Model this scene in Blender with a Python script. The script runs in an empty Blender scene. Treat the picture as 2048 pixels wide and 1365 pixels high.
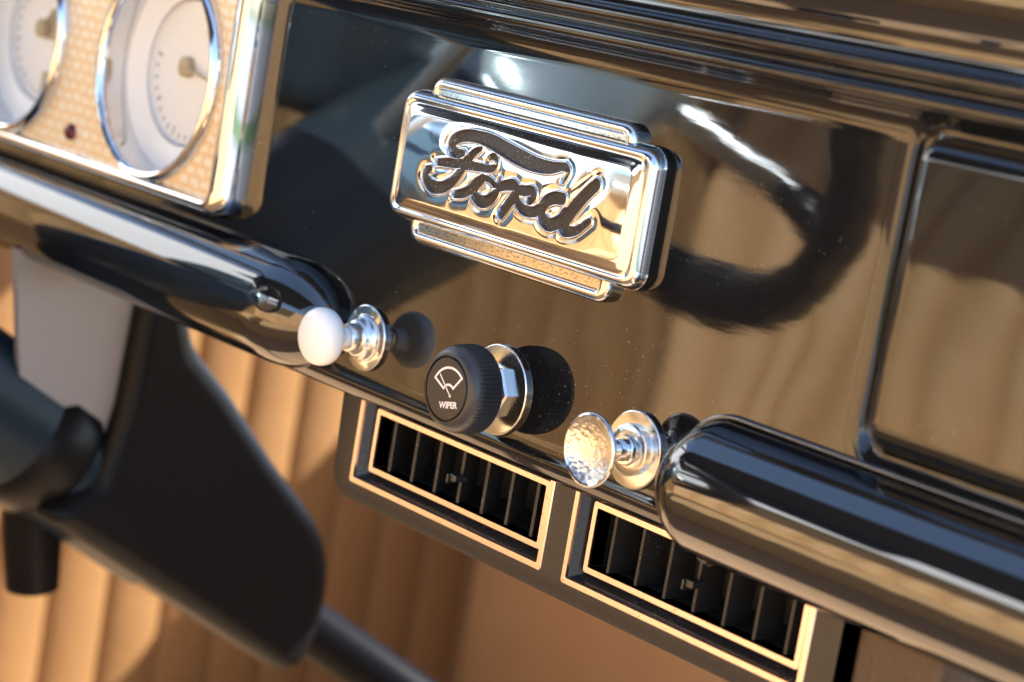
import bpy, math, random
import numpy as np
from mathutils import Vector, Matrix
random.seed(3); rng = np.random.default_rng(5)
scene = bpy.context.scene
COL = scene.collection
PI = math.pi; R = math.radians

# ---------------------------------------------------------------- camera
cam = bpy.data.cameras.new('camera'); cam_o = bpy.data.objects.new('camera', cam); COL.objects.link(cam_o)
right = Vector((0.62707629, 0.76075519, 0.16741228)); down = Vector((0.22835974, 0.02593724, -0.97323126)); fwd = Vector((-0.74473295, 0.64852047, -0.15746124))
M = Matrix((right, -down, -fwd)).transposed().to_4x4()
M.translation = Vector((0.575822, -0.499654, 0.138109))
cam_o.matrix_world = M
cam.sensor_width = 36; cam.lens = 83.24; cam.clip_start = 0.02; cam.clip_end = 400
cam.dof.use_dof = True; cam.dof.focus_distance = 0.765; cam.dof.aperture_fstop = 9.5; cam.dof.aperture_blades = 9
scene.camera = cam_o

# ---------------------------------------------------------------- sky and sun
SUN_ELEV, SUN_AZ = 44, 29          # azimuth measured from straight ahead (+Y) towards +X
w = bpy.data.worlds.new('World'); scene.world = w; w.use_nodes = True
nt = w.node_tree; bg = nt.nodes['Background']
sky = nt.nodes.new('ShaderNodeTexSky'); sky.sky_type = 'NISHITA'; sky.sun_disc = False
sky.sun_elevation = R(SUN_ELEV); sky.sun_rotation = R(SUN_AZ); sky.dust_density = 1.0
nt.links.new(sky.outputs[0], bg.inputs[0]); bg.inputs[1].default_value = 0.15
sun = bpy.data.lights.new('sun', 'SUN'); sun.energy = 4.6; sun.angle = R(0.5); sun.color = (1.0, 0.97, 0.93)
so = bpy.data.objects.new('sun', sun); COL.objects.link(so)
sd = Vector((math.sin(R(SUN_AZ))*math.cos(R(SUN_ELEV)), math.cos(R(SUN_AZ))*math.cos(R(SUN_ELEV)), math.sin(R(SUN_ELEV))))
so.rotation_euler = sd.to_track_quat('Z', 'Y').to_euler()
scene.view_settings.view_transform = 'Standard'; scene.view_settings.look = 'None'
scene.view_settings.gamma = 1; scene.view_settings.use_curve_mapping = False
scene.view_settings.exposure = 1.92
scene.render.engine = 'CYCLES'
scene.cycles.max_bounces = 10; scene.cycles.glossy_bounces = 6; scene.cycles.diffuse_bounces = 5
scene.cycles.use_denoising = True
scene.cycles.sample_clamp_indirect = 6

# ---------------------------------------------------------------- materials
def mat(name, col, rough=.5, metal=0, ior=1.5, coat=0, bumps=(), spec=None, aniso=0):
    """bumps: (scale, distance_m, detail, (sx,sy,sz)) noise bumps in object space"""
    m = bpy.data.materials.new(name); m.use_nodes = True
    n = m.node_tree.nodes; l = m.node_tree.links; b = n['Principled BSDF']
    b.inputs['Base Color'].default_value = (*col, 1); b.inputs['Roughness'].default_value = rough
    b.inputs['Metallic'].default_value = metal; b.inputs['IOR'].default_value = ior
    b.inputs['Coat Weight'].default_value = coat; b.inputs['Coat Roughness'].default_value = .02
    if spec is not None: b.inputs['Specular IOR Level'].default_value = spec
    tc = n.new('ShaderNodeTexCoord'); prev = None
    for sc, dist, det, st in bumps:
        mp = n.new('ShaderNodeMapping'); mp.inputs['Scale'].default_value = st
        l.new(tc.outputs['Object'], mp.inputs[0])
        no = n.new('ShaderNodeTexNoise'); no.inputs['Scale'].default_value = sc; no.inputs['Detail'].default_value = det
        l.new(mp.outputs[0], no.inputs['Vector'])
        bp = n.new('ShaderNodeBump'); bp.inputs['Strength'].default_value = 1; bp.inputs['Distance'].default_value = dist
        l.new(no.outputs['Fac'], bp.inputs['Height'])
        if prev: l.new(prev.outputs[0], bp.inputs['Normal'])
        prev = bp
    if prev:
        l.new(prev.outputs[0], b.inputs['Normal'])
    m['_'] = 0
    return m
def nodes(m): return m.node_tree.nodes, m.node_tree.links, m.node_tree.nodes['Principled BSDF']
def mix_color(m, a, c, sock_src):
    n, l, b = nodes(m); mx = n.new('ShaderNodeMix'); mx.data_type = 'RGBA'
    mx.inputs['A'].default_value = (*a, 1); mx.inputs['B'].default_value = (*c, 1)
    l.new(sock_src, mx.inputs['Factor']); return mx.outputs['Result']
def noise(m, scale, detail=3, stretch=(1,1,1), lo=.45, hi=.55, rough=.5):
    n, l, b = nodes(m); tc = n.new('ShaderNodeTexCoord'); mp = n.new('ShaderNodeMapping'); mp.inputs['Scale'].default_value = stretch
    l.new(tc.outputs['Object'], mp.inputs[0]); no = n.new('ShaderNodeTexNoise'); no.inputs['Scale'].default_value = scale
    no.inputs['Detail'].default_value = detail; no.inputs['Roughness'].default_value = rough; l.new(mp.outputs[0], no.inputs['Vector'])
    r = n.new('ShaderNodeMapRange'); r.inputs['From Min'].default_value = lo; r.inputs['From Max'].default_value = hi
    l.new(no.outputs['Fac'], r.inputs['Value']); return r.outputs['Result']
def math_node(m, op, a, c):
    n, l, b = nodes(m); k = n.new('ShaderNodeMath'); k.operation = op; k.use_clamp = True
    for i, v in enumerate((a, c)):
        if isinstance(v, (int, float)): k.inputs[i].default_value = v
        else: l.new(v, k.inputs[i])
    return k.outputs[0]

paint = mat('black_gloss_paint', (.006,.0065,.008), .03, 0, 1.60, 0,
            bumps=[(14, .0006, 1, (1,1,1)), (150, .000016, 3, (.3,1,1))])
def add_dust(m, amount=.71, col=(.35,.33,.3)):
    n, l, b = nodes(m)
    d1 = noise(m, 1500, 1, (1,1,1), amount, amount+.03); d2 = noise(m, 45, 2, (1,1,1), .45, .7)
    f = math_node(m, 'MULTIPLY', d1, d2)
    bc = tuple(b.inputs['Base Color'].default_value)[:3]
    l.new(mix_color(m, bc, col, f), b.inputs['Base Color'])
    ro = n.new('ShaderNodeMapRange'); ro.inputs['To Min'].default_value = b.inputs['Roughness'].default_value; ro.inputs['To Max'].default_value = .6
    l.new(f, ro.inputs['Value']); l.new(ro.outputs[0], b.inputs['Roughness'])
add_dust(paint, .765)
def paint_wear(m):
    n, l, b = nodes(m)
    # lint and dust gathered round the wiper knob, faint polish haze everywhere
    tc = n.new('ShaderNodeTexCoord'); vd = n.new('ShaderNodeVectorMath'); vd.operation = 'DISTANCE'; vd.inputs[1].default_value = (.040, 0, -.002)
    l.new(tc.outputs['Object'], vd.inputs[0])
    mr = n.new('ShaderNodeMapRange'); mr.inputs['From Min'].default_value = .055; mr.inputs['From Max'].default_value = .012; l.new(vd.outputs['Value'], mr.inputs['Value'])
    f = math_node(m, 'MULTIPLY', noise(m, 1150, 1, (1,1,1), .742, .765), mr.outputs[0])
    f2 = math_node(m, 'MULTIPLY', noise(m, 620, 2, (1,1,.35), .775, .79), mr.outputs[0])
    f = math_node(m, 'MAXIMUM', f, f2)
    for sock, v in (('Base Color', (.3,.3,.3,1)), ('Roughness', (.7,.7,.7,1))):
        src = b.inputs[sock].links[0].from_socket; mx = n.new('ShaderNodeMix'); mx.data_type = 'RGBA'
        l.new(src, mx.inputs['A']); mx.inputs['B'].default_value = v; l.new(f, mx.inputs['Factor']); l.new(mx.outputs['Result'], b.inputs[sock])
    src = b.inputs['Roughness'].links[0].from_socket
    h = noise(m, 26, 5, (1,1,.4), .35, .80, .65); k = n.new('ShaderNodeMath'); k.operation = 'MULTIPLY_ADD'; l.new(h, k.inputs[0]); k.inputs[1].default_value = .004; l.new(src, k.inputs[2])
    l.new(k.outputs[0], b.inputs['Roughness'])
paint_wear(paint)
paint_roll = mat('black_gloss_roll', (.006,.0065,.008), .035, 0, 1.95, 0, bumps=[(18, .0002, 1, (.4,1,1))])
def chrome(name, col=(.70,.71,.74), rough=.05, pits=True, bump=True):
    m = mat(name, col, rough, 1, bumps=[(60, .00005, 2, (1,1,1))] if bump else ())
    if pits:
        n, l, b = nodes(m)
        p = noise(m, 2600, 2, (1,1,1), .63, .68); area = noise(m, 70, 3, (1,1,1), .42, .68)
        f = math_node(m, 'MULTIPLY', p, area)
        l.new(mix_color(m, col, (.10,.085,.06), f), b.inputs['Base Color'])
        r = n.new('ShaderNodeMapRange'); r.inputs['To Min'].default_value = rough; r.inputs['To Max'].default_value = .55
        l.new(f, r.inputs['Value']); l.new(r.outputs[0], b.inputs['Roughness'])
    return m
chr_em = chrome('emblem_chrome')
chr_old = chrome('pitted_chrome', (.72,.72,.70), .14)
# the crimp line of the emblem's back plate is heavily pitted
n_, l_, b_ = nodes(chr_old)
pp = noise(chr_old, 1500, 3, (.5,1,1), .5, .62)
src = b_.inputs['Base Color'].links[0].from_socket
gz = n_.new('ShaderNodeTexCoord'); sp = n_.new('ShaderNodeSeparateXYZ'); l_.new(gz.outputs['Object'], sp.inputs[0])
ab = n_.new('ShaderNodeMath'); ab.operation = 'SUBTRACT'; l_.new(sp.outputs['Z'], ab.inputs[0]); ab.inputs[1].default_value = .0668
ab2 = n_.new('ShaderNodeMath'); ab2.operation = 'ABSOLUTE'; l_.new(ab.outputs[0], ab2.inputs[0])
mr = n_.new('ShaderNodeMapRange'); mr.inputs['From Min'].default_value = .0248; mr.inputs['From Max'].default_value = .0232
l_.new(ab2.outputs[0], mr.inputs['Value'])
ff = math_node(chr_old, 'MULTIPLY', pp, mr.outputs[0])
mx = n_.new('ShaderNodeMix'); mx.data_type = 'RGBA'; l_.new(src, mx.inputs['A']); mx.inputs['B'].default_value = (.33,.30,.24,1)
l_.new(ff, mx.inputs['Factor']); l_.new(mx.outputs['Result'], b_.inputs['Base Color'])
chr_clean = chrome('clean_chrome', (.72,.725,.74), .05, pits=False)
chr_soft = chrome('worn_chrome', (.74,.73,.70), .16, pits=True)
zinc = mat('zinc_nut', (.66,.67,.66), .26, 1, bumps=[(300, .00004, 2, (1,1,1))])
hammered = mat('hammered_chrome', (.74,.72,.69), .30, 1, bumps=[(650, .00060, 1, (1,1,1))])
enamel = mat('dark_letter_enamel', (.018,.015,.014), .5, 0, 1.5, bumps=[(900, .0002, 3, (1,1,1))])
add_dust(enamel, .66, (.3,.27,.24))
white_pl = mat('white_plastic', (.87,.90,.92), .33, 0, 1.5, bumps=[(260, .00005, 2, (1,1,1))])
n_, l_, b_ = nodes(white_pl)
rs = noise(white_pl, 420, 3, (1,1,1), .66, .70); rs2 = noise(white_pl, 90, 1, (1,1,1), .55, .62)
l_.new(mix_color(white_pl, (.87,.90,.92), (.55,.12,.12), math_node(white_pl, 'MULTIPLY', rs, rs2)), b_.inputs['Base Color'])
blk_pl = mat('black_knob_plastic', (.034,.036,.041), .36, 0, 1.5, bumps=[(2600, .00007, 3, (1,1,1))])
blk_cap = mat('black_cap', (.026,.024,.023), .42, 0, 1.5, bumps=[(1800, .00003, 2, (1,1,1))])
print_w = mat('white_print', (.82,.82,.86), .5)
groove = mat('groove_black', (.004,.004,.004), .5)
ac_pl = mat('vent_black_plastic', (.028,.026,.026), .34, 0, 1.5, bumps=[(1700, .00018, 3, (1,1,1))])
ac_sm = mat('vent_satin_black', (.02,.021,.024), .22, 0, 1.5, bumps=[(700, .00003, 2, (1,1,1))])
add_dust(ac_sm, .68)
blade_m = mat('vent_blade_black', (.022,.021,.021), .5, 0, 1.5, bumps=[(900, .00004, 2, (1,1,1))])
add_dust(blade_m, .70)
dark_in = mat('vent_duct_dark', (.008,.008,.008), .7)
trim_g = mat('champagne_trim', (.88,.71,.65), .28, 1, bumps=[(700, .00003, 3, (1,1,1))])
n_, l_, b_ = nodes(trim_g)
l_.new(mix_color(trim_g, (.88,.71,.65), (.12,.10,.08), noise(trim_g, 900, 2, (1,1,1), .70, .73)), b_.inputs['Base Color'])
shroud_m = mat('column_black_plastic', (.007,.0065,.007), .36, 0, 1.5, spec=.12, bumps=[(240, .0001, 3, (1,1,1))])
col_m = mat('column_black_paint', (.012,.022,.032), .34, 0, 1.5, spec=.10, bumps=[(60, .0002, 2, (1,1,1))])
col_chr = mat('column_bright_metal', (.74,.82,.86), .24, 1, bumps=[(40, .0003, 2, (1,1,1))])
rim_m = mat('wheel_rim_black', (.012,.012,.013), .32, 0, 1.5, bumps=[(90, .0003, 2, (1,1,1))])
sky_grey_m = mat('plate_sky_grey', (.24,.23,.235), .30, 0, bumps=[(30, .0004, 2, (1,1,1))])  # grey base holds the sky reflected by a glossy black plate
copper_m = mat('copper_edge', (.55,.30,.24), .35, 1)
leather_dk = mat('dark_brown_leather', (.085,.055,.035), .55, 0, 1.5, bumps=[(420, .0010, 4, (1,1,1))])
black_cloth = mat('black_cloth', (.012,.013,.02), .9)
roof_cloth = mat('navy_roof_cloth', (.012,.018,.03), .8, bumps=[(400, .0005, 2, (1,1,1))])
red_lamp = mat('red_lamp_lens', (.10,.004,.012), .12)
dial_m = mat('white_dial', (.80,.81,.80), .35)
dial_tan = mat('dial_tan_print', (.42,.35,.22), .5)
dial_print = mat('dial_grey_print', (.22,.25,.30), .5)
grass_m = mat('grass', (.06,.11,.025), .9, bumps=[(9, .05, 5, (1,1,1))])
pave_m = mat('concrete_paving', (.24,.24,.245), .85, bumps=[(30, .003, 4, (1,1,1))])

def leather(name, col, dark, scale=3):
    m = mat(name, col, .48, 0, 1.45, bumps=[(260, .0005, 4, (1,1,1)), (14, .003, 2, (1,1,1))])
    n, l, b = nodes(m)
    l.new(mix_color(m, col, dark, noise(m, scale, 4, (1,1,1), .35, .75)), b.inputs['Base Color'])
    return m
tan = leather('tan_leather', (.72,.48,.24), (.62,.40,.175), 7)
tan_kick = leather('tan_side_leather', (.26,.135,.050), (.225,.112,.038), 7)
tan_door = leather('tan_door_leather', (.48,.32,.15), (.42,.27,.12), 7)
brown_l = leather('brown_footwell_vinyl', (.58,.39,.23), (.50,.32,.18), 9)

# faceplate: cream with a woven tan engine-turned pattern
face_m = mat('woven_cream_face', (.8,.6,.35), .32, 0, 1.5)
n_, l_, b_ = nodes(face_m)
tc = n_.new('ShaderNodeTexCoord'); mp = n_.new('ShaderNodeMapping'); l_.new(tc.outputs['Object'], mp.inputs[0])
mp.inputs['Rotation'].default_value = (R(90), 0, 0)
dn = n_.new('ShaderNodeTexNoise'); dn.inputs['Scale'].default_value = 260; l_.new(tc.outputs['Object'], dn.inputs['Vector'])
dv = n_.new('ShaderNodeVectorMath'); dv.operation = 'SCALE'; dv.inputs['Scale'].default_value = .0034; l_.new(dn.outputs['Color'], dv.inputs[0])
da = n_.new('ShaderNodeVectorMath'); da.operation = 'ADD'; l_.new(mp.outputs[0], da.inputs[0]); l_.new(dv.outputs[0], da.inputs[1])
br = n_.new('ShaderNodeTexBrick'); l_.new(da.outputs[0], br.inputs['Vector']); br.inputs['Scale'].default_value = 1
br.inputs['Brick Width'].default_value = .0074; br.inputs['Row Height'].default_value = .0044; br.inputs['Mortar Size'].default_value = .0019
br.inputs['Mortar Smooth'].default_value = 1; br.offset = .5
br.inputs['Color1'].default_value = (.88,.83,.70,1); br.inputs['Color2'].default_value = (.88,.76,.56,1); br.inputs['Mortar'].default_value = (.80,.58,.32,1)
l_.new(br.outputs['Color'], b_.inputs['Base Color'])

# ---------------------------------------------------------------- mesh helpers
def link(name, verts, faces, m, parent=None, smooth=True, angle=None):
    me = bpy.data.meshes.new(name); me.from_pydata([tuple(map(float, v)) for v in verts], [], [tuple(int(i) for i in f) for f in faces])
    me.validate(); me.update()
    me.materials.append(m)
    o = bpy.data.objects.new(name, me); COL.objects.link(o)
    if smooth:
        me.polygons.foreach_set('use_smooth', [True]*len(me.polygons))
        if angle: me.set_sharp_from_angle(angle=R(angle))
    if parent:
        o.parent = parent; o.matrix_parent_inverse = Matrix.Translation(parent_world(parent)).inverted()
    return o
def parent_world(p):
    v = Vector(p.location)
    while p.parent:
        p = p.parent; v = Vector((0,0,0)) if True else v
    return v
def thing(name, label, cat, loc=(0,0,0), group=None):
    o = bpy.data.objects.new(name, None); COL.objects.link(o); o.location = loc; o.empty_display_size = .02
    o['label'] = label; o['category'] = cat
    if group: o['group'] = group
    return o
def tag(o, label, cat, group=None):
    o['label'] = label; o['category'] = cat
    if group: o['group'] = group
    return o
def structure(o): o['kind'] = 'structure'; return o
class G:
    def __init__(s): s.v = []; s.f = []
    def add(s, v, f):
        k = len(s.v); s.v += [tuple(x) for x in v]; s.f += [tuple(i+k for i in q) for q in f]; return s
    def obj(s, name, m, parent=None, smooth=True, angle=35): return link(name, s.v, s.f, m, parent, smooth, angle)
def grid_faces(nu, nv, wrap_u=False, wrap_v=False, flip=False):
    F = []
    for i in range(nu if wrap_u else nu-1):
        for j in range(nv if wrap_v else nv-1):
            a = i*nv+j; b = ((i+1) % nu)*nv+j; c = ((i+1) % nu)*nv+(j+1) % nv; d = i*nv+(j+1) % nv
            F.append((a,d,c,b) if flip else (a,b,c,d))
    return F
def lathe(prof, cx, cz, seg=96, rf=None, axis='y'):
    """prof: (radius, y). Revolved round an axis parallel to Y through (cx, cz)."""
    V = []; n = len(prof)
    for k in range(seg):
        t = 2*PI*k/seg
        for j, (r, y) in enumerate(prof):
            rr = rf(r, y, t) if rf else r
            V.append((cx+rr*math.cos(t), y, cz+rr*math.sin(t)))
    return V, grid_faces(seg, n, wrap_u=True)
def box(c, s):
    x, y, z = c; a, b, d = s[0]/2, s[1]/2, s[2]/2
    V = [(x+i*a, y+j*b, z+k*d) for i in (-1,1) for j in (-1,1) for k in (-1,1)]
    return V, [(0,1,3,2),(4,6,7,5),(0,4,5,1),(2,3,7,6),(0,2,6,4),(1,5,7,3)]
def bevel(o, wdt, seg=3, ang=30):
    b = o.modifiers.new('bevel', 'BEVEL'); b.width = wdt; b.segments = seg; b.limit_method = 'ANGLE'; b.angle_limit = R(ang); b.harden_normals = False
    return o
def tube(path, rad, seg=20, caps=True):
    P = [Vector(p) for p in path]; V = []; n = len(P)
    rads = rad if hasattr(rad, '__len__') else [rad]*n
    up = Vector((0,0,1)); t0 = (P[1]-P[0]).normalized()
    if abs(t0.dot(up)) > .95: up = Vector((1,0,0))
    u = t0.cross(up).normalized()
    for i in range(n):
        t = (P[min(i+1,n-1)]-P[max(i-1,0)]).normalized(); u = (u-t*u.dot(t)).normalized(); v = t.cross(u)
        for k in range(seg):
            a = 2*PI*k/seg; V.append(P[i]+(u*math.cos(a)+v*math.sin(a))*rads[i])
    F = grid_faces(n, seg, wrap_v=True)
    if caps: F += [tuple(range(seg))[::-1], tuple((n-1)*seg+k for k in range(seg))]
    return V, F
def smoothpath(pts, per=8):
    P = [np.array(p, float) for p in pts]; P = [2*P[0]-P[1]]+P+[2*P[-1]-P[-2]]; out = []
    for i in range(1, len(P)-2):
        for k in range(per):
            t = k/per; a, b, c, d = P[i-1], P[i], P[i+1], P[i+2]
            out.append(.5*((2*b)+(-a+c)*t+(2*a-5*b+4*c-d)*t*t+(-a+3*b-3*c+d)*t**3))
    out.append(P[-2]); return np.array(out)
def rrect(x0, x1, z0, z1, r, seg=8):
    out = []
    for cx, cz, a0 in ((x1-r, z1-r, 0), (x0+r, z1-r, 90), (x0+r, z0+r, 180), (x1-r, z0+r, 270)):
        for k in range(seg+1):
            a = R(a0+90*k/seg); out.append((cx+r*math.cos(a), cz+r*math.sin(a)))
    return out
def ring_loft(loops, close=False):
    """loops: list of (list of (x,z), y) with equal point counts"""
    V = []; n = len(loops[0][0])
    for pts, y in loops:
        for x, z in pts: V.append((x, y, z))
    F = grid_faces(len(loops), n, wrap_v=True)
    if close: F.append(tuple((len(loops)-1)*n+k for k in range(n)))
    return V, F
def sd_rrect(X, Z, x0, x1, z0, z1, r):
    cx, cz = (x0+x1)/2, (z0+z1)/2; qx = np.abs(X-cx)-(x1-x0)/2+r; qz = np.abs(Z-cz)-(z1-z0)/2+r
    return np.minimum(np.maximum(qx, qz), 0)+np.hypot(np.maximum(qx, 0), np.maximum(qz, 0))-r

# ================================================================ the setting
structure(link('ground', [(-60,-60,-.95),(60,-60,-.95),(60,60,-.95),(-60,60,-.95)], [(0,1,2,3)], grass_m))
WR = Matrix.Rotation(R(32), 4, 'Z'); wv, wf = box((0,0,0), (.3,16,5.1))
tag(link('white_bounce_wall', [Vector((-7.2,-2,1.6))+WR @ Vector(q) for q in wv], wf, mat('bounce_wall_white', (.80,.80,.79), .9), None, smooth=False), 'white bounce wall added outside the driver side window to brighten cabin and reflections', 'wall')  # unseen wall, added and turned sunward to whiten reflections and light the cabin
structure(link('paving', [(-40,-30,-.946),(6.0,-30,-.946),(6.0,40,-.946),(-40,40,-.946),(7.6,-30,-.946),(40,-30,-.946),(40,40,-.946),(7.6,40,-.946)], [(0,1,2,3),(4,5,6,7)], pave_m))

# ================================================================ dashboard
dash = thing('dashboard', 'glossy black painted steel dashboard with rounded trim rolls and glove box door', 'dashboard')
mm = .001
# panel cross-section (y, z) from the lip underneath, up the face, to the ridges under the top rail
prof = [(.028,-.0235),(.012,-.0240),(.006,-.0236),(.0030,-.0226),(.0012,-.0208),(.0002,-.0190),(-.0006,-.0178),(-.0008,-.0168),(-.0002,-.0156),(.0003,-.0140)]
prof += [(.0002, z) for z in np.linspace(-.012, .1085, 60)]
prof += [(-.0002,0.1105),(-.0012,0.1135),(-.0030,0.1155),(-.0052,0.1163),(-.0072,0.1172),(-.0082,0.1188),(-.0080,0.1205),(-.0066,0.1218),(-.0058,0.1226),(-.0062,0.1236),(-.0080,0.1244),(-.0096,0.1258),(-.0098,0.1276),(-.0088,0.1290)]
xs = np.concatenate([np.linspace(-.75,-.16,60), np.linspace(-.157,.140,100), np.linspace(.141,.175,70), np.linspace(.18,.62,60)])
V = []; GX0, GX1, GZ0, GZ1 = .1545, .50, .0215, .1125
for x in xs:
    for y, z in prof:
        sd = float(sd_rrect(np.array(x), np.array(z), GX0, GX1, GZ0, GZ1, .007))
        dent = .0034*math.exp(-(sd/.0026)**2) if z > 0 and z < .1155 else 0
        V.append((x, y+dent, z))
pf = [q for q in grid_faces(len(xs), len(prof)) if not (V[q[2]][0] < -.171 and .0255 < V[q[0]][2] and V[q[2]][2] < .113)]   # opening behind the instruments
panel = link('panel', V, pf, paint, dash)
# top rail: a fat roll along the top of the dashboard and the cowl behind it
V = []; tp = [(-.0088,.1290),(-.0078,.1302)]
cy, cz, rr = .012, .1600, .032
tp += [(cy-rr*math.cos(R(a)), cz+rr*math.sin(R(a))) for a in range(-52, 92, 4)]
tp += [(.03,.1905),(.08,.192),(.485,.170)]
xs2 = np.linspace(-.75, .62, 60)
for x in xs2:
    for y, z in tp: V.append((x, y, z))
link('top_rail', V, grid_faces(len(xs2), len(tp)), paint_roll, dash)
# lower trim rolls with bullet ends and a fine bead round their foot
def roll(x0, x1, zc, r, endx, m=paint_roll):
    V = []; sgn = 1 if x1 > x0 else -1          # x1 is the bullet end
    st = [(x0+(x1-x0)*t, r) for t in np.linspace(0, 1, 20)]
    st += [(x1+sgn*endx*math.sin(R(a)), r*math.cos(R(a))) for a in (3,6,10,15,20,26,32,38,44,50,56,62,68,73,78,82,86,89,90)]
    seg = 72
    for x, q in st:
        for k in range(seg):
            a = 2*PI*k/seg; V.append((x, -q*math.sin(a)*1.0, zc+q*math.cos(a)))
    o = link('trim_roll', V, grid_faces(len(st), seg, wrap_v=True), m, dash)
    if x1 < 0: return o
    off = .0010; path = [(x0, -.0002, zc+r+off)]
    path += [(x1, -.0002, zc+r+off)]+[(x1+sgn*(endx+off)*math.sin(R(a)), -.0002, zc+(r+off)*math.cos(R(a))) for a in range(6, 175, 6)]+[(x1, -.0002, zc-r-off)]
    v, f = tube(path, .0010, 10)
    link('roll_bead', v, f, paint_roll, o)
    return o
roll(-.80, -.1240, -.0008, .0205, .0340)
roll(.62, .1075, -.0040, .0210, .0205)
# glove box door, pillow shaped
V = []; F = []
gx = np.concatenate([np.linspace(.153,.172,40), np.linspace(.174,.50,60)]); gz = np.concatenate([np.linspace(.0205,.036,30), np.linspace(.038,.095,30), np.linspace(.097,.1145,34)])
X, Z = np.meshgrid(gx, gz, indexing='ij'); sd = sd_rrect(X, Z, .1566, .51, .0238, .1108, .0075)
t = np.clip(-sd/.0070, 0, 1); h = .0064*np.sqrt(np.clip(1-(1-t)**2, 0, 1))
dome = -.0010*(1-((Z-.066)/.042)**2)
Y = np.where(sd > 0, .002+sd*.3, .0012-h+dome*np.clip(-sd/.004, 0, 1))
V = np.stack([X, Y, Z], -1).reshape(-1, 3)
for i in range(len(gx)-1):
    for j in range(len(gz)-1):
        if min(sd[i,j], sd[i+1,j], sd[i,j+1], sd[i+1,j+1]) < .0001:
            a = i*len(gz)+j; F.append((a, a+len(gz), a+len(gz)+1, a+1))
gl = link('glove_box_door', V, F, paint, dash)

# ================================================================ emblem
S = [ # centre lines of the script (mm) with half widths
 [(-28.0,72.9,.8),(-32.0,72.2,1.5),(-35.0,73.8,1.9),(-33.8,76.6,1.9),(-28.9,78.7,1.7),(-22.2,79.4,1.7),(-14.9,79.0,2.0),(-6.8,77.6,2.2),(1.2,76.3,2.3),(8.9,75.6,2.0),(16.2,75.9,1.6),(22.0,77.3,1.0)],
 [(22.5,77.4,1.0),(24.3,76.0,.9),(22.9,72.9,.8)],
 [(-19.4,75.8,.5),(-21.9,74.5,1.0),(-24.2,72.2,1.4),(-26.4,69.5,1.6),(-28.7,66.1,1.7),(-32.0,62.5,1.7),(-36.7,59.9,1.7),(-42.0,59.4,1.9),(-45.7,61.3,1.8),(-46.0,63.8,1.4),(-43.8,65.0,.9)],
 [(-41.3,67.7,.9),(-36.8,68.4,1.1),(-31.6,69.0,1.3),(-25.9,69.4,1.3),(-20.7,69.8,1.1),(-15.6,70.1,1.0),(-12.3,70.5,.9),(-10.6,71.8,.8),(-10.8,73.7,.8),(-12.6,74.5,.8),(-14.4,73.6,.7),(-15.4,71.4,.7)],
 [(-17.0,66.5,.9),(-14.4,67.0,.7),(-11.6,66.6,.7),(-9.2,65.4,.9)],
 [(-30.0,58.9,1.0),(-25.5,60.0,1.3),(-22.2,61.7,1.4),(-19.6,64.2,1.5),(-16.3,66.3,1.3)],
 [(-16.1,66.5,1.3),(-19.0,63.6,1.6),(-19.3,60.9,1.7),(-16.3,59.3,1.7),(-12.6,59.7,1.7),(-9.5,62.0,1.7),(-7.8,65.0,1.3),(-7.5,68.0,.5)],
 [(-8.2,65.0,1.2),(-4.3,66.5,1.4),(-1.3,67.3,1.6),(.7,66.9,1.7),(1.2,65.0,1.7),(-.5,62.2,1.7),(-2.7,59.4,1.7),(-4.6,57.2,1.6)],
 [(1.7,66.2,1.2),(5.6,66.6,1.3),(8.6,66.9,1.6),(9.8,65.8,1.9),(8.9,64.5,1.6)],
 [(1.6,65.3,1.4),(3.0,62.3,1.4),(6.6,60.6,1.4),(11.0,60.7,1.4),(14.3,62.3,1.5)],
 [(24.1,67.4,1.6),(20.4,67.0,1.7),(16.8,65.1,1.8),(15.1,62.1,1.9),(16.3,59.3,1.9),(20.2,58.4,1.8),(24.0,60.2,1.8),(26.4,63.0,1.8)],
 [(38.0,74.2,1.9),(34.3,70.4,2.0),(30.6,66.1,2.1),(27.7,62.2,2.2),(26.0,59.2,2.0),(27.4,57.9,1.6),(31.9,58.6,1.2),(35.3,60.9,1.1),(38.1,62.9,.8)]]
em = thing('emblem', 'rectangular chrome script emblem with dark lettering in the middle of the black dashboard', 'emblem', (-.003, 0, .067))
EX, EZ = -.0034, .0674; HW, HH = .0643, .0221
gx = np.linspace(EX-HW-.0004, EX+HW+.0004, 900); gz = np.linspace(EZ-HH-.0004, EZ+HH+.0004, 300)
X, Z = np.meshgrid(gx, gz, indexing='ij')
D = np.full(X.shape, 99.0)
xm, zm = X*1000, Z*1000
for s in S:
    P = smoothpath(s, 7)
    for a, b in zip(P[:-1], P[1:]):
        m_ = (xm > min(a[0],b[0])-9) & (xm < max(a[0],b[0])+9) & (zm > min(a[1],b[1])-9) & (zm < max(a[1],b[1])+9)
        ax, az = xm[m_]-a[0], zm[m_]-a[1]; dx, dz = b[0]-a[0], b[1]-a[1]; L = dx*dx+dz*dz+1e-9
        u = np.clip((ax*dx+az*dz)/L, 0, 1); d = np.hypot(ax-u*dx, az-u*dz)-(a[2]+.16+(b[2]-a[2])*u)
        D[m_] = np.minimum(D[m_], d)
sd = sd_rrect(X, Z, EX-HW, EX+HW, EZ-HH, EZ+HH, .0065)*1000
ea = (HW-np.abs(X-EX))*1000; eb = (HH-np.abs(Z-EZ))*1000
sm = -1.8*np.log(np.exp(-ea/1.8)+np.exp(-eb/1.8)); wb = np.clip(-sd/4.5, 0, 1); sd_o = sd
sd = np.where(sd > 0, sd, -((1-wb)*(-sd)+wb*np.maximum(sm, 0)))
rim = 3.0
t = np.clip(-sd/rim, 0, 1); H = 5.0*np.sqrt(np.clip(1-(1-t)**2, 0, 1))            # rounded shoulder
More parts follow.
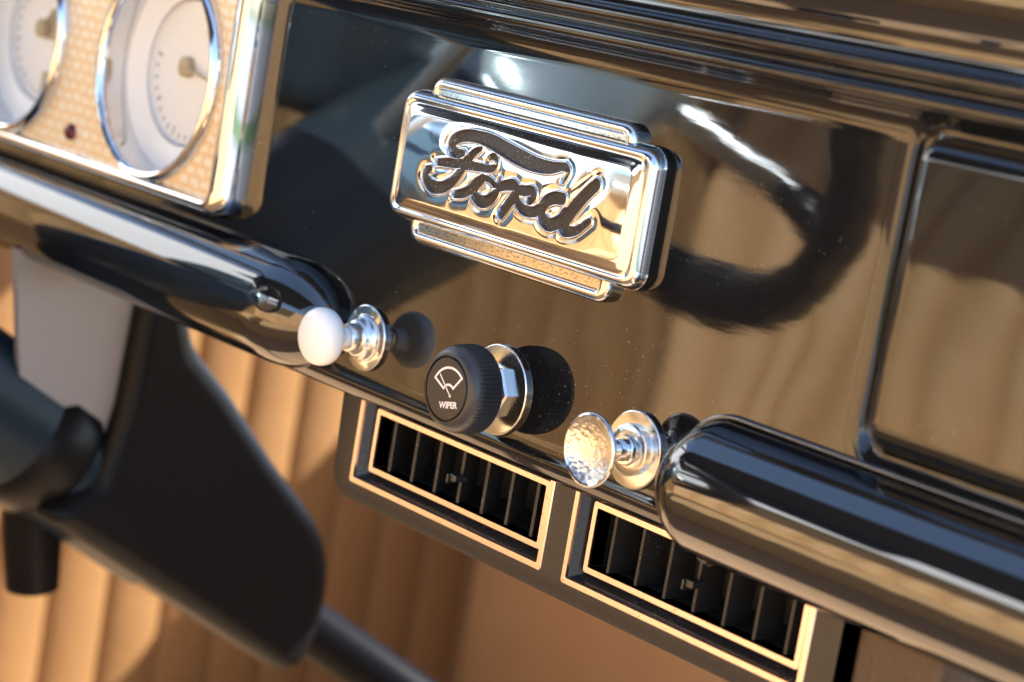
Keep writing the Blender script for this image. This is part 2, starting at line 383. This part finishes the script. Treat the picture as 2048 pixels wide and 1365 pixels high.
H -= .38*np.exp(-((-sd-4.0)/.8)**2)*(-sd > 0)                                    # shallow channel inside the rim
inner = np.clip((-sd-4.0)/4, 0, 1); inner = inner*inner*(3-2*inner)
u = (X-EX)/HW; v = (Z-EZ)/HH
H += inner*1.9*(1-.95*v**2-.30*u**4)                                               # domed face
dd = np.where(D > 90, 9, D)
H -= inner*.35*np.exp(-(np.maximum(dd, 0)/2.2)**2)                                 # metal drawn down round the letters
H += .50*np.exp(-((dd-.38)/.28)**2)                                               # raised outline
H -= 1.2*np.clip((.15-dd)/.4, 0, 1)                                                # sunk letter floors
H += .07*np.sin(X*150+1)*np.cos(Z*200)*inner
Yg = -(H+1.9)*mm
Yg = np.where(sd > 0, -.0019, Yg)
V = np.stack([X, Yg, Z], -1).reshape(-1, 3); nz = len(gz)
let = D < -.12
F1 = []; F2 = []
idx = np.arange(len(gx)*nz).reshape(len(gx), nz)
a_, b_2, c_, d_ = idx[:-1,:-1], idx[1:,:-1], idx[1:,1:], idx[:-1,1:]
isl = let[:-1,:-1] & let[1:,1:] & let[1:,:-1] & let[:-1,1:]
ins = (sd[:-1,:-1] <= .25) & (sd[1:,1:] <= .25) & (sd[1:,:-1] <= .25) & (sd[:-1,1:] <= .25)
Fall = np.stack([a_, b_2, c_, d_], -1)
def submesh(mask):
    F = Fall[mask]; u, inv = np.unique(F, return_inverse=True); return V[u], inv.reshape(F.shape)
v1, f1 = submesh(ins & ~isl); plate = link('emblem_plate', v1, f1, chr_em, em)
v2, f2 = submesh(isl); lt = link('lettering', v2, f2, enamel, em)
skirt = rrect(EX-HW, EX+HW, EZ-HH, EZ+HH, .0065)
v, f = ring_loft([(skirt, .0005), (skirt, -.0026)]); link('plate_edge', v, f, groove, em)
# back plate, taller and narrower, seen above and below
FX, FZ, FW, FH = -.0046, .0668, .0514, .0284
def inset(d): return rrect(FX-FW+d, FX+FW-d, FZ-FH+d, FZ+FH-d, max(.0055-d, .001))
loops = [(inset(0), .0003), (inset(0), -.0020)]
for a in range(10, 100, 10): loops.append((inset(.0026*(1-math.cos(R(a)))), -.0020-.0026*math.sin(R(a))))
loops += [(inset(.0036), -.0042), (inset(.0042), -.0034), (inset(.0049), -.0034)]
v, f = ring_loft(loops, True); link('back_plate', v, f, chr_old, em, angle=50)

# ================================================================ knobs
def arc(cx, cy, r, a0, a1, n=8): return [(cx+r*math.cos(R(a0+(a1-a0)*k/n)), cy+r*math.sin(R(a0+(a1-a0)*k/n))) for k in range(n+1)]
def washer(x, z, r, parent, m=chr_soft, y=0, th=.0014, hole=.002):
    p = [(r, y+.0004), (r, y-th+.0004)]+arc(r-.0005, y-th+.0004, .0005, 0, -90, 3)+[(hole, y-th-.0001)]
    v, f = lathe(p, x, z, 96); return link('washer', v, f, m, parent, angle=50)
def lp(prof, x, z, name, m, parent, seg=96, rf=None, angle=50):
    v, f = lathe(prof, x, z, seg, rf); return link(name, v, f, m, parent, angle=angle)
# white pull knob
X0, Z0 = -.0742, 0
k = thing('pull_knob', 'white plastic mushroom pull knob beside the end of the left trim roll', 'knob', (X0, 0, Z0), 'dashboard control knobs')
washer(X0, Z0, .0117, k, chr_clean)
lp([(.0084,-.0012),(.0084,-.0022),(.0076,-.0030),(.0070,-.0034),(.0066,-.0052),(.0060,-.0062),(.0052,-.0066),(.0050,-.0090),(.0044,-.0098),(.001,-.0098)], X0, Z0, 'collar', zinc, k)
lp([(.0034,-.004),(.0034,-.0140),(.0038,-.0155),(.0050,-.0165)], X0, Z0, 'stem', white_pl, k)
lp([(.003,-.0160),(.0064,-.0157),(.0088,-.0164),(.0098,-.0178),(.0101,-.0196),(.0100,-.0212),(.0094,-.0228),(.0081,-.0241),(.0062,-.0250),(.0040,-.0255),(.0020,-.0257),(.0001,-.0258)], X0, Z0, 'knob_head', white_pl, k)
# wiper knob
k = thing('wiper_knob', 'black ribbed rotary knob printed WIPER with white wiper symbol', 'knob', (0,0,0), 'dashboard control knobs')
washer(0, 0, .0150, k, chr_soft)
hexr = lambda r, y, t: r/ max(math.cos((t % (PI/3))-PI/6), .5)*.96 if r > .006 else r
lp([(.0084,-.0012),(.0085,-.0042),(.0080,-.0050),(.0055,-.0052)], 0, 0, 'hex_nut', zinc, k, 96, hexr, 25)
lp([(.0066,-.0050),(.0064,-.0110),(.004,-.0110)], 0, 0, 'threaded_bush', zinc, k)
nrib = 60
def rib(r, y, t):
    if r < .0139: return r
    a = (t*nrib/(2*PI)) % 1; return r-.00095*(1-abs(2*a-1))**.7*min(1, max(0, (-.0103-y)/.0004))*min(1, max(0, (y+.0192)/.0022))
sh = [(.0040,-.0100),(.0120,-.0100),(.0137,-.0101),(.0143,-.0105),(.0146,-.0112),(.0147,-.0125),(.0146,-.015),(.0145,-.0165),(.0143,-.0178),(.0141,-.0186),(.0137,-.0198),(.0130,-.0209),(.0122,-.0217),(.0113,-.0222),(.0107,-.0223)]
lp(sh, 0, 0, 'knob_body', blk_pl, k, nrib*8, rib, 60)
lp([(.0107,-.0223),(.01055,-.0215),(.0101,-.0215)], 0, 0, 'groove', groove, k)
lp([(.0101,-.0215),(.0101,-.0222),(.0099,-.0225),(.0001,-.0225)], 0, 0, 'cap', blk_cap, k)
# wiper symbol and word, printed on the cap
YP = -.02256
CX, CZ, ROT = .0004, .0002, R(12)
def rp(x, z):
    return (CX+(x*math.cos(ROT)-z*math.sin(ROT))*mm, YP, CZ+(x*math.sin(ROT)+z*math.cos(ROT))*mm)
def strip(pts, wd, closed=False):
    n = len(pts); V = []; P = [np.array(p, float) for p in pts]
    for i in range(n):
        a = P[(i-1) % n] if (closed or i > 0) else P[i]; b = P[(i+1) % n] if (closed or i < n-1) else P[i]
        c = P[i]; d1 = c-a; d2 = b-c; d1 = d1/np.hypot(*d1) if np.hypot(*d1) else d2/np.hypot(*d2); d2 = d2/np.hypot(*d2) if np.hypot(*d2) else d1
        t = d1+d2; t /= np.hypot(*t); nrm = np.array([-t[1], t[0]]); s = wd/2/max(.4, float(nrm@np.array([-d1[1], d1[0]])))
        V += [rp(*(c+nrm*s)), rp(*(c-nrm*s))]
    F = [(2*i, 2*((i+1) % n), 2*((i+1) % n)+1, 2*i+1) for i in range(n if closed else n-1)]
    return V, F
g = G()
px_, pz_ = .8, -1.9                         # pivot of the symbol, mm
A0, A1 = 38, 142; RO, RI = 8.6, 3.1
pts = [(px_+RO*math.cos(R(a)), pz_+RO*math.sin(R(a))) for a in np.linspace(A0, A1, 18)]+[(px_+RI*math.cos(R(a)), pz_+RI*math.sin(R(a))) for a in np.linspace(A1, A0, 10)]
g.add(*strip(pts, .78, True))
g.add(*strip([(px_+7.9*math.cos(R(124)), pz_+7.9*math.sin(R(124))), (px_+.9, pz_-.5)], .50))
c = [(px_+.9+.55*math.cos(R(a)), pz_-.5+.55*math.sin(R(a))) for a in range(0, 360, 30)]
g.add([rp(*q) for q in c], [tuple(range(12))])
g.obj('wiper_symbol', print_w, k, smooth=False)
def text_mesh(body, w_mm, h_mm, off=0.0):
    cu = bpy.data.curves.new('t', 'FONT'); cu.body = body; cu.align_x = 'CENTER'; cu.offset = off; cu.resolution_u = 4
    ob = bpy.data.objects.new('t', cu); COL.objects.link(ob); bpy.context.view_layer.update()
    me = bpy.data.meshes.new_from_object(ob.evaluated_get(bpy.context.evaluated_depsgraph_get()))
    vs = np.array([v.co[:] for v in me.vertices]); fs = [tuple(p.vertices) for p in me.polygons]
    bpy.data.objects.remove(ob); bpy.data.curves.remove(cu); bpy.data.meshes.remove(me)
    mn, mxx = vs.min(0), vs.max(0)
    vs[:,0] = ((vs[:,0]-mn[0])/(mxx[0]-mn[0])-.5)*w_mm; vs[:,1] = ((vs[:,1]-mn[1])/(mxx[1]-mn[1])-.5)*h_mm
    return vs, fs
vs, fs = text_mesh('WIPER', 9.3, 2.2, .036)
link('wiper_word', [rp(x+.95, y-5.35) for x, y, _ in vs], fs, print_w, k, smooth=False)
# chrome pull knob with hammered dish
X0, Z0 = .0676, -.0020
k = thing('pull_knob', 'chrome pull knob with hammered dished face beside the right trim roll', 'knob', (X0,0,Z0), 'dashboard control knobs')
washer(X0, Z0, .0122, k, chr_soft)
kn = lambda r, y, t: r-(.00022*(1 if int(t*90/(2*PI)*2) % 2 else 0) if r > .0078 else 0)
lp([(.0082,-.0010),(.0082,-.0034),(.0072,-.0040),(.0050,-.0042),(.0046,-.0036),(.003,-.0036)], X0, Z0, 'knurled_nut', chr_soft, k, 360, kn)
lp([(.0047,-.0036),(.0047,-.0052),(.0043,-.0057),(.0036,-.0057)], X0, Z0, 'ferrule', chr_clean, k)
lp([(.0035,-.003),(.0035,-.0120),(.0038,-.0134),(.0050,-.0150),(.0075,-.0168),(.0104,-.0180)], X0, Z0, 'stem', chr_clean, k)
lp([(.0104,-.0180),(.0112,-.0185),(.0114,-.0191),(.0112,-.0197),(.0107,-.0199),(.0102,-.0196)], X0, Z0, 'knob_rim', chr_clean, k)
lp([(.0102,-.0196),(.0095,-.0190),(.0075,-.0179),(.0050,-.0170),(.0025,-.0166),(.0001,-.0165)], X0, Z0, 'dish', hammered, k)

# ================================================================ under-dash vent unit
ac = thing('vent_unit', 'black plastic under-dash air vent unit with champagne trim hanging below the dashboard', 'vent unit', (.03,.006,-.035))
Y0 = .0060
def vent(x0, x1, z0, z1, tab):
    vg = bpy.data.objects.new('air_vent', None); COL.objects.link(vg); vg.parent = ac
    vg.matrix_parent_inverse = Matrix.Translation(ac.location).inverted()
    vg.location = ((x0+x1)/2, Y0, (z0+z1)/2)
    def L(name, v, f, m, **kw):
        o = link(name, v, f, m, None, **kw); o.parent = vg; o.matrix_parent_inverse = Matrix.Translation(vg.location).inverted(); return o
    def ring(a, b, c, d, wd, yf, yb, name):
        lo = [(rrect(a,b,c,d,.0012,4), yb), (rrect(a,b,c,d,.0012,4), yf+.0003), (rrect(a+.0003,b-.0003,c+.0003,d-.0003,.0010,4), yf),
              (rrect(a+wd,b-wd,c+wd,d-wd,.0006,4), yf), (rrect(a+wd,b-wd,c+wd,d-wd,.0006,4), yb)]
        v, f = ring_loft(lo); return L(name, v, f, trim_g, angle=40)
    ring(x0, x1, z0, z1, .0021, Y0-.0006, Y0+.001, 'outer_trim')
    a, b, c, d = x0+.0060, x1-.0050, z0+.0052, z1-.0052; wd = .0021
    # funnel between the two trims
    lo = [(rrect(x0+.0019,x1-.0019,z0+.0019,z1-.0019,.0006,4), Y0+.0002), (rrect(a-.0004,b+.0004,c-.0004,d+.0004,.0006,4), Y0+.0075)]
    v, f = ring_loft(lo); L('funnel', v, f, ac_sm, angle=30)
    ring(a, b, c, d, wd, Y0+.0026, Y0+.009, 'inner_trim')
    lo = [(rrect(a+wd,b-wd,c+wd,d-wd,.0006,4), Y0+.0035), (rrect(a+wd,b-wd,c+wd,d-wd,.0006,4), Y0+.030)]
    v, f = ring_loft(lo, True); L('duct', v, f, dark_in, angle=30)
    n = 7; xs_ = np.linspace(a+wd, b-wd, n+1)[1:]-(b-a)/n*.42
    for i, x in enumerate(xs_):
        # thin vertical blade, turned a little towards the passenger side
        th = .00055; dpt = .0120; an = R(tab)
        g = G(); z_a, z_b = c+wd+.0002, d-wd-.0002
        for s in range(1):
            p0 = np.array([x, Y0+.0046]); q = p0+np.array([math.sin(an), math.cos(an)])*dpt; nn = np.array([math.cos(an), -math.sin(an)])*th
            P = [p0-nn, p0+nn, q+nn, q-nn]
            g.add([(p[0], p[1], z) for z in (z_a, z_b) for p in P], [(0,1,2,3),(7,6,5,4),(0,4,5,1),(1,5,6,2),(2,6,7,3),(3,7,4,0)])
        L('blade', g.v, g.f, blade_m, smooth=False)
    # adjuster tab on the middle blade
    g = G(); xm_ = xs_[3]; g.add(*box((xm_, Y0+.0030, (c+d)/2-.0004), (.0040,.0050,.0024))); g.add(*box((xm_-.0016, Y0+.0016, (c+d)/2-.0010), (.0009,.0040,.0034)))
    bevel(L('adjuster_tab', g.v, g.f, ac_sm, smooth=False), .0003, 2)
    return vg
vent(-.0790, .0283, -.0533, -.0195, -24)
vent(.0385, .1455, -.0537, -.0195, -4)
# housing: slab with the two openings
g = G()
hx0, hx1, hz0, hz1 = -.0925, .1560, -.0610, -.0120
def fr(x): return x
ops = [(-.0790+.0004, .0283-.0004), (.0385+.0004, .1455-.0004)]; oz0, oz1 = -.0533+.0004, -.0195-.0004
def slab(xa, xb, za, zb, y0=Y0, y1=Y0+.012): g.add(*box(((xa+xb)/2, (y0+y1)/2, (za+zb)/2), (xb-xa, y1-y0, zb-za)))
slab(ops[0][1], ops[1][0], oz0, oz1); slab(ops[1][1], hx1, oz0, oz1)
slab(hx0+.008, hx1, oz1, hz1)
# lower band and the left cheek as one swept piece with a rounded corner and chamfered underside
out_l = [(hx1, hz0)]+[(hx0+.011+.011*math.cos(R(a)), hz0+.011+.011*math.sin(R(a))) for a in range(270, 179, -10)]+[(hx0-.002, hz1)]
in_l = [(hx1, oz0)]+[(ops[0][0], oz0)]*10+[(ops[0][0], hz1)]
V = []; n = len(out_l)
def lerp(p, q, t): return (p[0]+(q[0]-p[0])*t, p[1]+(q[1]-p[1])*t)
rows = [([in_l[i] for i in range(n)], Y0+.0), ([lerp(in_l[i], out_l[i], .55) for i in range(n)], Y0), ([lerp(in_l[i], out_l[i], .86) for i in range(n)], Y0+.0009),
        ([out_l[i] for i in range(n)], Y0+.0040), ([out_l[i] for i in range(n)], Y0+.08)]
for pts, y in rows:
    for x, z in pts: V.append((x, y, z))
g.add(V, grid_faces(len(rows), n))
g.add([(hx1,Y0,hz0+.003),(hx1,Y0+.08,hz0),(hx1,Y0+.08,hz1),(hx1,Y0,hz1)], [(0,1,2,3)])
g.add([(hx0,Y0+.08,hz0),(hx1,Y0+.08,hz0),(hx1,Y0+.08,hz1),(hx0,Y0+.08,hz1)], [(0,1,2,3)])
ho = g.obj('housing', ac_pl, ac, angle=28)
# covered bracket at the right end of the unit
v, f = box((.1740, .0300, -.0480), (.0320, .0400, .0600))
br_o = link('hanger_bracket', v, f, leather_dk, None, smooth=True, angle=40); bevel(br_o, .0025, 3)
tag(br_o, 'rough dark brown leather-covered hanger bracket at the right end of the vent unit', 'bracket')

# ================================================================ instrument cluster
cl = thing('instrument_cluster', 'chrome framed instrument cluster with woven cream face and two white gauges', 'instrument cluster', (-.33,0,.075))
bx0, bx1, bz0, bz1 = -.62, -.1625, .0235, .150
loops = []
def br_(d, r=.0095): return rrect(bx0+d, bx1-d, bz0+d*.62, bz1-d, max(r-d*.5, .003), 8)
for d, y in ((0,.0006),(.0002,-.0030),(.0009,-.0060),(.0021,-.0086),(.0038,-.0104),(.0056,-.0113),(.0073,-.0114),(.0088,-.0109),(.0100,-.0099),(.0110,-.0083),(.0113,-.0070)):
    loops.append((br_(d), y))
v, f = ring_loft(loops); link('bezel', v, f, chr_clean, cl)
fp = br_(.0112); GC = [(-.2215,.0728),(-.3395,.0728),(-.4575,.0728)]
fx = np.linspace(bx0+.010, bx1-.0105, 420); fz = np.linspace(bz0+.0058, bz1-.010, 120)
XX, ZZ = np.meshgrid(fx, fz, indexing='ij'); sdp = sd_rrect(XX, ZZ, bx0+.0108, bx1-.0108, bz0+.0064, bz1-.0108, .004)
okm = np.ones(XX.shape, bool)
for gx_, gz_ in GC: okm &= np.hypot(XX-gx_, ZZ-gz_) > .0412
F = [(i*120+j, (i+1)*120+j, (i+1)*120+j+1, i*120+j+1) for i in range(419) for j in range(119) if okm[i:i+2, j:j+2].all() and sdp[i:i+2, j:j+2].min() < .0012]
link('face_plate', [(XX.flat[i], -.0078, ZZ.flat[i]) for i in range(XX.size)], F, face_m, cl, smooth=False)
def gauge(x, z, kind):
    r = .0440
    g0 = lp([(r,-.0076),(r,-.0100),(r-.0006,-.0116),(r-.0020,-.0126),(r-.0034,-.0122),(r-.0042,-.0108),(r-.0046,-.0080),(r-.0048,.003)], x, z, 'gauge', chr_clean, cl)
    lp([(r-.0047,.0005),(r-.0060,.0005),(r-.0150,.0040),(r-.0152,.0060),(.0001,.0062)], x, z, 'dial', dial_m, g0)
    lp([(r-.0148,.0039),(r-.0156,.0038)], x, z, 'dial_line', dial_print, g0)
    gg = G()
    for i in range(24):
        a = R(-210+i*10.5+ (20 if kind else 0)); ln = .0035 if i % 4 == 0 else .002
        c, s = math.cos(a), math.sin(a); r1 = .0265; wd = .0005
        gg.add([(x+c*r1-s*wd, .0060, z+s*r1+c*wd), (x+c*(r1-ln)-s*wd, .0060, z+s*(r1-ln)+c*wd), (x+c*(r1-ln)+s*wd, .0060, z+s*(r1-ln)-c*wd), (x+c*r1+s*wd, .0060, z+s*r1-c*wd)], [(0,1,2,3)])
    gg.obj('scale_marks', dial_print, g0, smooth=False)
    v, f = tube([(x-.002,.0030,z+.002), (x+.019,.0036,z-.001 if kind else z+.018)], [.0009,.0004], 8); link('needle', v, f, dial_tan, g0)
    lp([(.0040,.006),(.0040,.0032),(.003,.0026),(.0001,.0026)], x-.002, z+.002, 'hub', dial_tan, g0)
    if not kind:
        for (a, b, c, d) in ((.001,.020,-.0345+.006,-.0190+.003), (.001,.014,-.002,.011)):
            link('window', [(x+a,.0057,z+c),(x+b,.0057,z+c),(x+b,.0057,z+d),(x+a,.0057,z+d)], [(0,1,2,3)], dial_tan, g0, smooth=False)
gauge(-.2215, .0728, 1); gauge(-.3395, .0728, 0); gauge(-.4575, .0728, 1)
lp([(.0034,-.0076),(.0034,-.0092),(.0020,-.0104),(.0001,-.0106)], -.2830, .0380, 'warning_lamp', red_lamp, cl)

# ================================================================ steering column and wheel
HUB = Vector((-.326,-.342,.105)); TL = R(30); AX = Vector((0, math.cos(TL), -math.sin(TL)))
colm = thing('steering_column', 'black steering column running down under the dashboard with a plastic shroud', 'steering column', HUB)
v, f = tube([HUB+AX*.04, HUB+AX*.12, HUB+AX*.44, HUB+AX*.50], [.030,.031,.031,.031], 40); link('column_tube', v, f, col_m, colm, angle=40)
v, f = tube([HUB+AX*.50, HUB+AX*.52, HUB+AX*1.02], [.016,.0135,.0135], 24); link('lower_shaft', v, f, mat('shaft_black', (.004,.004,.005), .35, 0, 1.5, spec=.05), colm)
v, f = tube([HUB+AX*.120, HUB+AX*.125, HUB+AX*.16, HUB+AX*.30, HUB+AX*.325], [.036,.050,.052,.048,.032], 40); clr = link('collar', v, f, col_m, colm, angle=40)
col_head = mat('column_head_sky_sheen', (.035,.062,.080), .30, 0, 1.5, bumps=[(18, .004, 2, (1,1,1))])  # base lifted towards blue, so the sky sheen sits in the colour
clr.data.materials[0] = col_head
sw = link('switch_housing', *box((-.372,-.205,.085), (.062,.12,.075)), col_head, colm, angle=30); bevel(sw, .018, 5)
# turn signal lever
lvp = smoothpath([(-.322,-.230,.098),(-.282,-.180,.114),(-.2508,-.160,.1135),(-.2350,-.158,.1085),(-.2461,-.158,.095),(-.2800,-.160,.066),(-.305,-.165,.045)], 5)
v, f = tube(lvp, .0060, 16); link('signal_lever', v, f, mat('lever_satin_metal', (.55,.62,.66), .35, .5), colm)
# shroud: a tapering plastic cover round the lower end
sh_p = [(.045,-.010),(.066,-.030),(.0748,-.0537),(.0969,-.0740),(.1275,-.1069),(.1500,-.1285),(.1580,-.1370),(.1640,-.1460),(.1682,-.1560),(.1700,-.1680),(.1695,-.1800),(.1670,-.1950),(.1600,-.2120),(.1450,-.2080),(.0967,-.1800),(.0475,-.1520),(.0094,-.1304),(.0342,-.1163),(.0410,-.0814)]
n = len(sh_p); V = [(-.290, y, z) for y, z in sh_p]+[(-.375, y, z) for y, z in sh_p]
F = [tuple(range(n)), tuple(range(2*n-1, n-1, -1))]+[(i, n+i, n+(i+1) % n, (i+1) % n) for i in range(n)]
s_o = link('shroud', V, F, shroud_m, colm, smooth=True, angle=30); bevel(s_o, .009, 5, 20)
v, f = tube([HUB+AX*.405, HUB+AX*.41, HUB+AX*.425, HUB+AX*.43], [.031,.0335,.0335,.031], 40); link('shroud_ring', v, f, shroud_m, colm, angle=30)
# bracket plate that hangs the column from the dashboard
gp = [(-.0165,-.0150),(.0460,-.0200),(.0400,-.1169),(.0200,-.1120),(-.0063,-.0711)]
n = len(gp); V = [(-.300, y, z) for y, z in gp]+[(-.304, y, z) for y, z in gp]
F = [tuple(range(n)), tuple(range(2*n-1, n-1, -1))]+[(i, n+i, n+(i+1) % n, (i+1) % n) for i in range(n)]
link('bracket_plate', V, F, sky_grey_m, colm, smooth=False)
v, f = tube([(-.2985,.0470,-.020), (-.2985,.0460,-.045), (-.2985,.0400,-.119)], .0016, 8); link('copper_wire', v, f, copper_m, colm)
v, f = tube([(-.335,.026,-.120), (-.335,.030,-.150), (-.335,.034,-.176)], [.013,.0135,.012], 24); link('clamp_bolt', v, f, shroud_m, colm, angle=40)

wh = thing('steering_wheel', 'black rimmed steering wheel with bright metal spokes, mirrored in the dashboard paint', 'steering wheel', HUB)
U = Vector((1,0,0)); W = Vector((0, math.sin(TL), math.cos(TL)))
RR = .1435
def wp(a, r, d=0): return HUB+U*(r*math.cos(R(a)))+W*(r*math.sin(R(a)))+AX*d
v = []; ns, mseg = 120, 20
for i in range(ns):
    a = 360*i/ns; c = wp(a, RR); rad = (c-HUB).normalized(); tr = .0152+.0006*math.cos(R(a*30))
    for k2 in range(mseg):
        b = 2*PI*k2/mseg; v.append(c+rad*tr*math.cos(b)+AX*tr*math.sin(b))
link('rim', v, grid_faces(ns, mseg, wrap_u=True, wrap_v=True), rim_m, wh)
for a0 in (-38, 4, 176, 218):
    for off in (-5, 0, 5):
        p = []
        for t_ in np.linspace(0, 1, 8):
            rr2 = .028+(RR-.028)*t_; p.append(wp(a0+off*(1.3-t_), rr2, .012*(1-t_)**2))
        v, f = tube(p, .0040, 12); link('spoke', v, f, col_chr, wh)
    v, f = tube([wp(a0, RR-.040, .001), wp(a0, RR-.006, 0)], [.009,.013], 16); link('spoke_socket', v, f, rim_m, wh)
v, f = tube([HUB+AX*.122, HUB+AX*.118, HUB+AX*.09, HUB+AX*.05, HUB+AX*.02, HUB+AX*.0, HUB-AX*.010, HUB-AX*.018, HUB-AX*.020], [.044,.052,.056,.048,.042,.042,.038,.022,.002], 48); link('hub', v, f, mat('hub_sky_reflection_blue', (.58,.76,.84), .25, .35, bumps=[(22, .004, 2, (1,1,1))]), wh)  # pale blue base stands for sky mirrored in the chrome hub

# ================================================================ cabin the photograph sees or sees mirrored
def pleats(name, *a, power=.5, **k): return pleats_(power, name, *a, **k)
def pleats_(power, name, origin, ux, uz, wdt, hgt, pitch, depth, m, normal, nseg=None, bow=0, label=None, cat=None, top_plain=0):
    o = Vector(origin); ux = Vector(ux).normalized(); uz = Vector(uz).normalized(); nrm = Vector(normal).normalized()
    nx = int(wdt/pitch*36)+1; nz = 14; V = []
    for i in range(nx+1):
        s = wdt*i/nx
        for j in range(nz+1):
            t = hgt*j/nz; fr_ = t/hgt
            h = depth*max(0, math.sin(PI*((s/pitch) % 1)))**power*min(1, (1-fr_)/.06 if top_plain else 1)
            h += bow*(1-(2*fr_-1)**2)
            V.append(o+ux*s+uz*t+nrm*h)
    ob = link(name, V, grid_faces(nx+1, nz+1), m, None)
    if label: tag(ob, label, cat)
    return ob
# driver's side panels
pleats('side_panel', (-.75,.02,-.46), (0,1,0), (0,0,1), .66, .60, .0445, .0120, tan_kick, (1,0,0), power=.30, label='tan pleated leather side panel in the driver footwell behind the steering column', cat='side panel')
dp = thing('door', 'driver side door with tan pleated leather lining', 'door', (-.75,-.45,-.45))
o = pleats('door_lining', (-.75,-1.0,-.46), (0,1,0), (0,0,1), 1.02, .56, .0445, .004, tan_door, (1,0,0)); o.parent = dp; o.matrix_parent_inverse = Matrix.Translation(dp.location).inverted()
v, f = box((-.775,-.49,.120), (.07,1.02,.05)); o = link('door_cap', v, f, tan_door, dp, angle=30); bevel(o, .015, 4)
v, f = box((-.775,-.49,.1475), (.014,1.02,.012)); link('window_trim', v, f, chr_clean, dp, smooth=False)
v, f = box((.79,.30,-.17), (.03,.74,.56)); o = link('side_panel', v, f, black_cloth, None, smooth=False); tag(o, 'dark cloth side panel of the passenger footwell, seen only in the chrome', 'side panel')
# firewall and floor
fw = link('firewall', *box((0,.66,-.27), (1.5,.02,.44)), brown_l, None, smooth=False); structure(fw)
fl = link('floor', *box((0,-.1,-.475), (1.56,2.2,.03)), brown_l, None, smooth=False); structure(fl)
# bench seat
bs = thing('bench_seat', 'tan pleated leather bench seat facing the dashboard, mirrored in the paint', 'seat', (0,-.75,-.46))
lean = Vector((0,-.30,1)).normalized(); nr = Vector((0,1,.30)).normalized()
o = pleats('backrest', (-.74,-.80,-.26), (1,0,0), lean, 1.40, .50, .045, .021, tan, nr, bow=.03, top_plain=1); o.parent = bs; o.matrix_parent_inverse = Matrix.Translation(bs.location).inverted()
o = pleats('seat_cushion', (-.74,-.86,-.26), (1,0,0), (0,1,.10), 1.40, .50, .045, .014, tan, (0,-.1,1), bow=.02); o.parent = bs; o.matrix_parent_inverse = Matrix.Translation(bs.location).inverted()
v, f = box((-.04,-.37,-.33), (1.40,.04,.22)); link('seat_front', v, f, tan, bs, smooth=False)
v, f = tube([(-.74,-.945,.215),(.66,-.945,.215)], .028, 20); link('top_roll', v, f, tan, bs)
# roof over the seat, rear wall
g = G(); g.add(*box((-.27,-.76,.53), (.96,.80,.03))); g.add(*box((-.765,-.74,.44), (.03,.84,.17)))
rf = g.obj('roof', roof_cloth, None, smooth=False); tag(rf, 'dark navy cloth roof over the bench seat', 'roof')
v, f = tube([(-.76,.14,.17),(-.745,-.06,.36),(-.73,-.34,.53)], .016, 12); pl = link('windscreen_pillar', v, f, paint_roll); tag(pl, 'black windscreen pillar on the driver side', 'pillar')
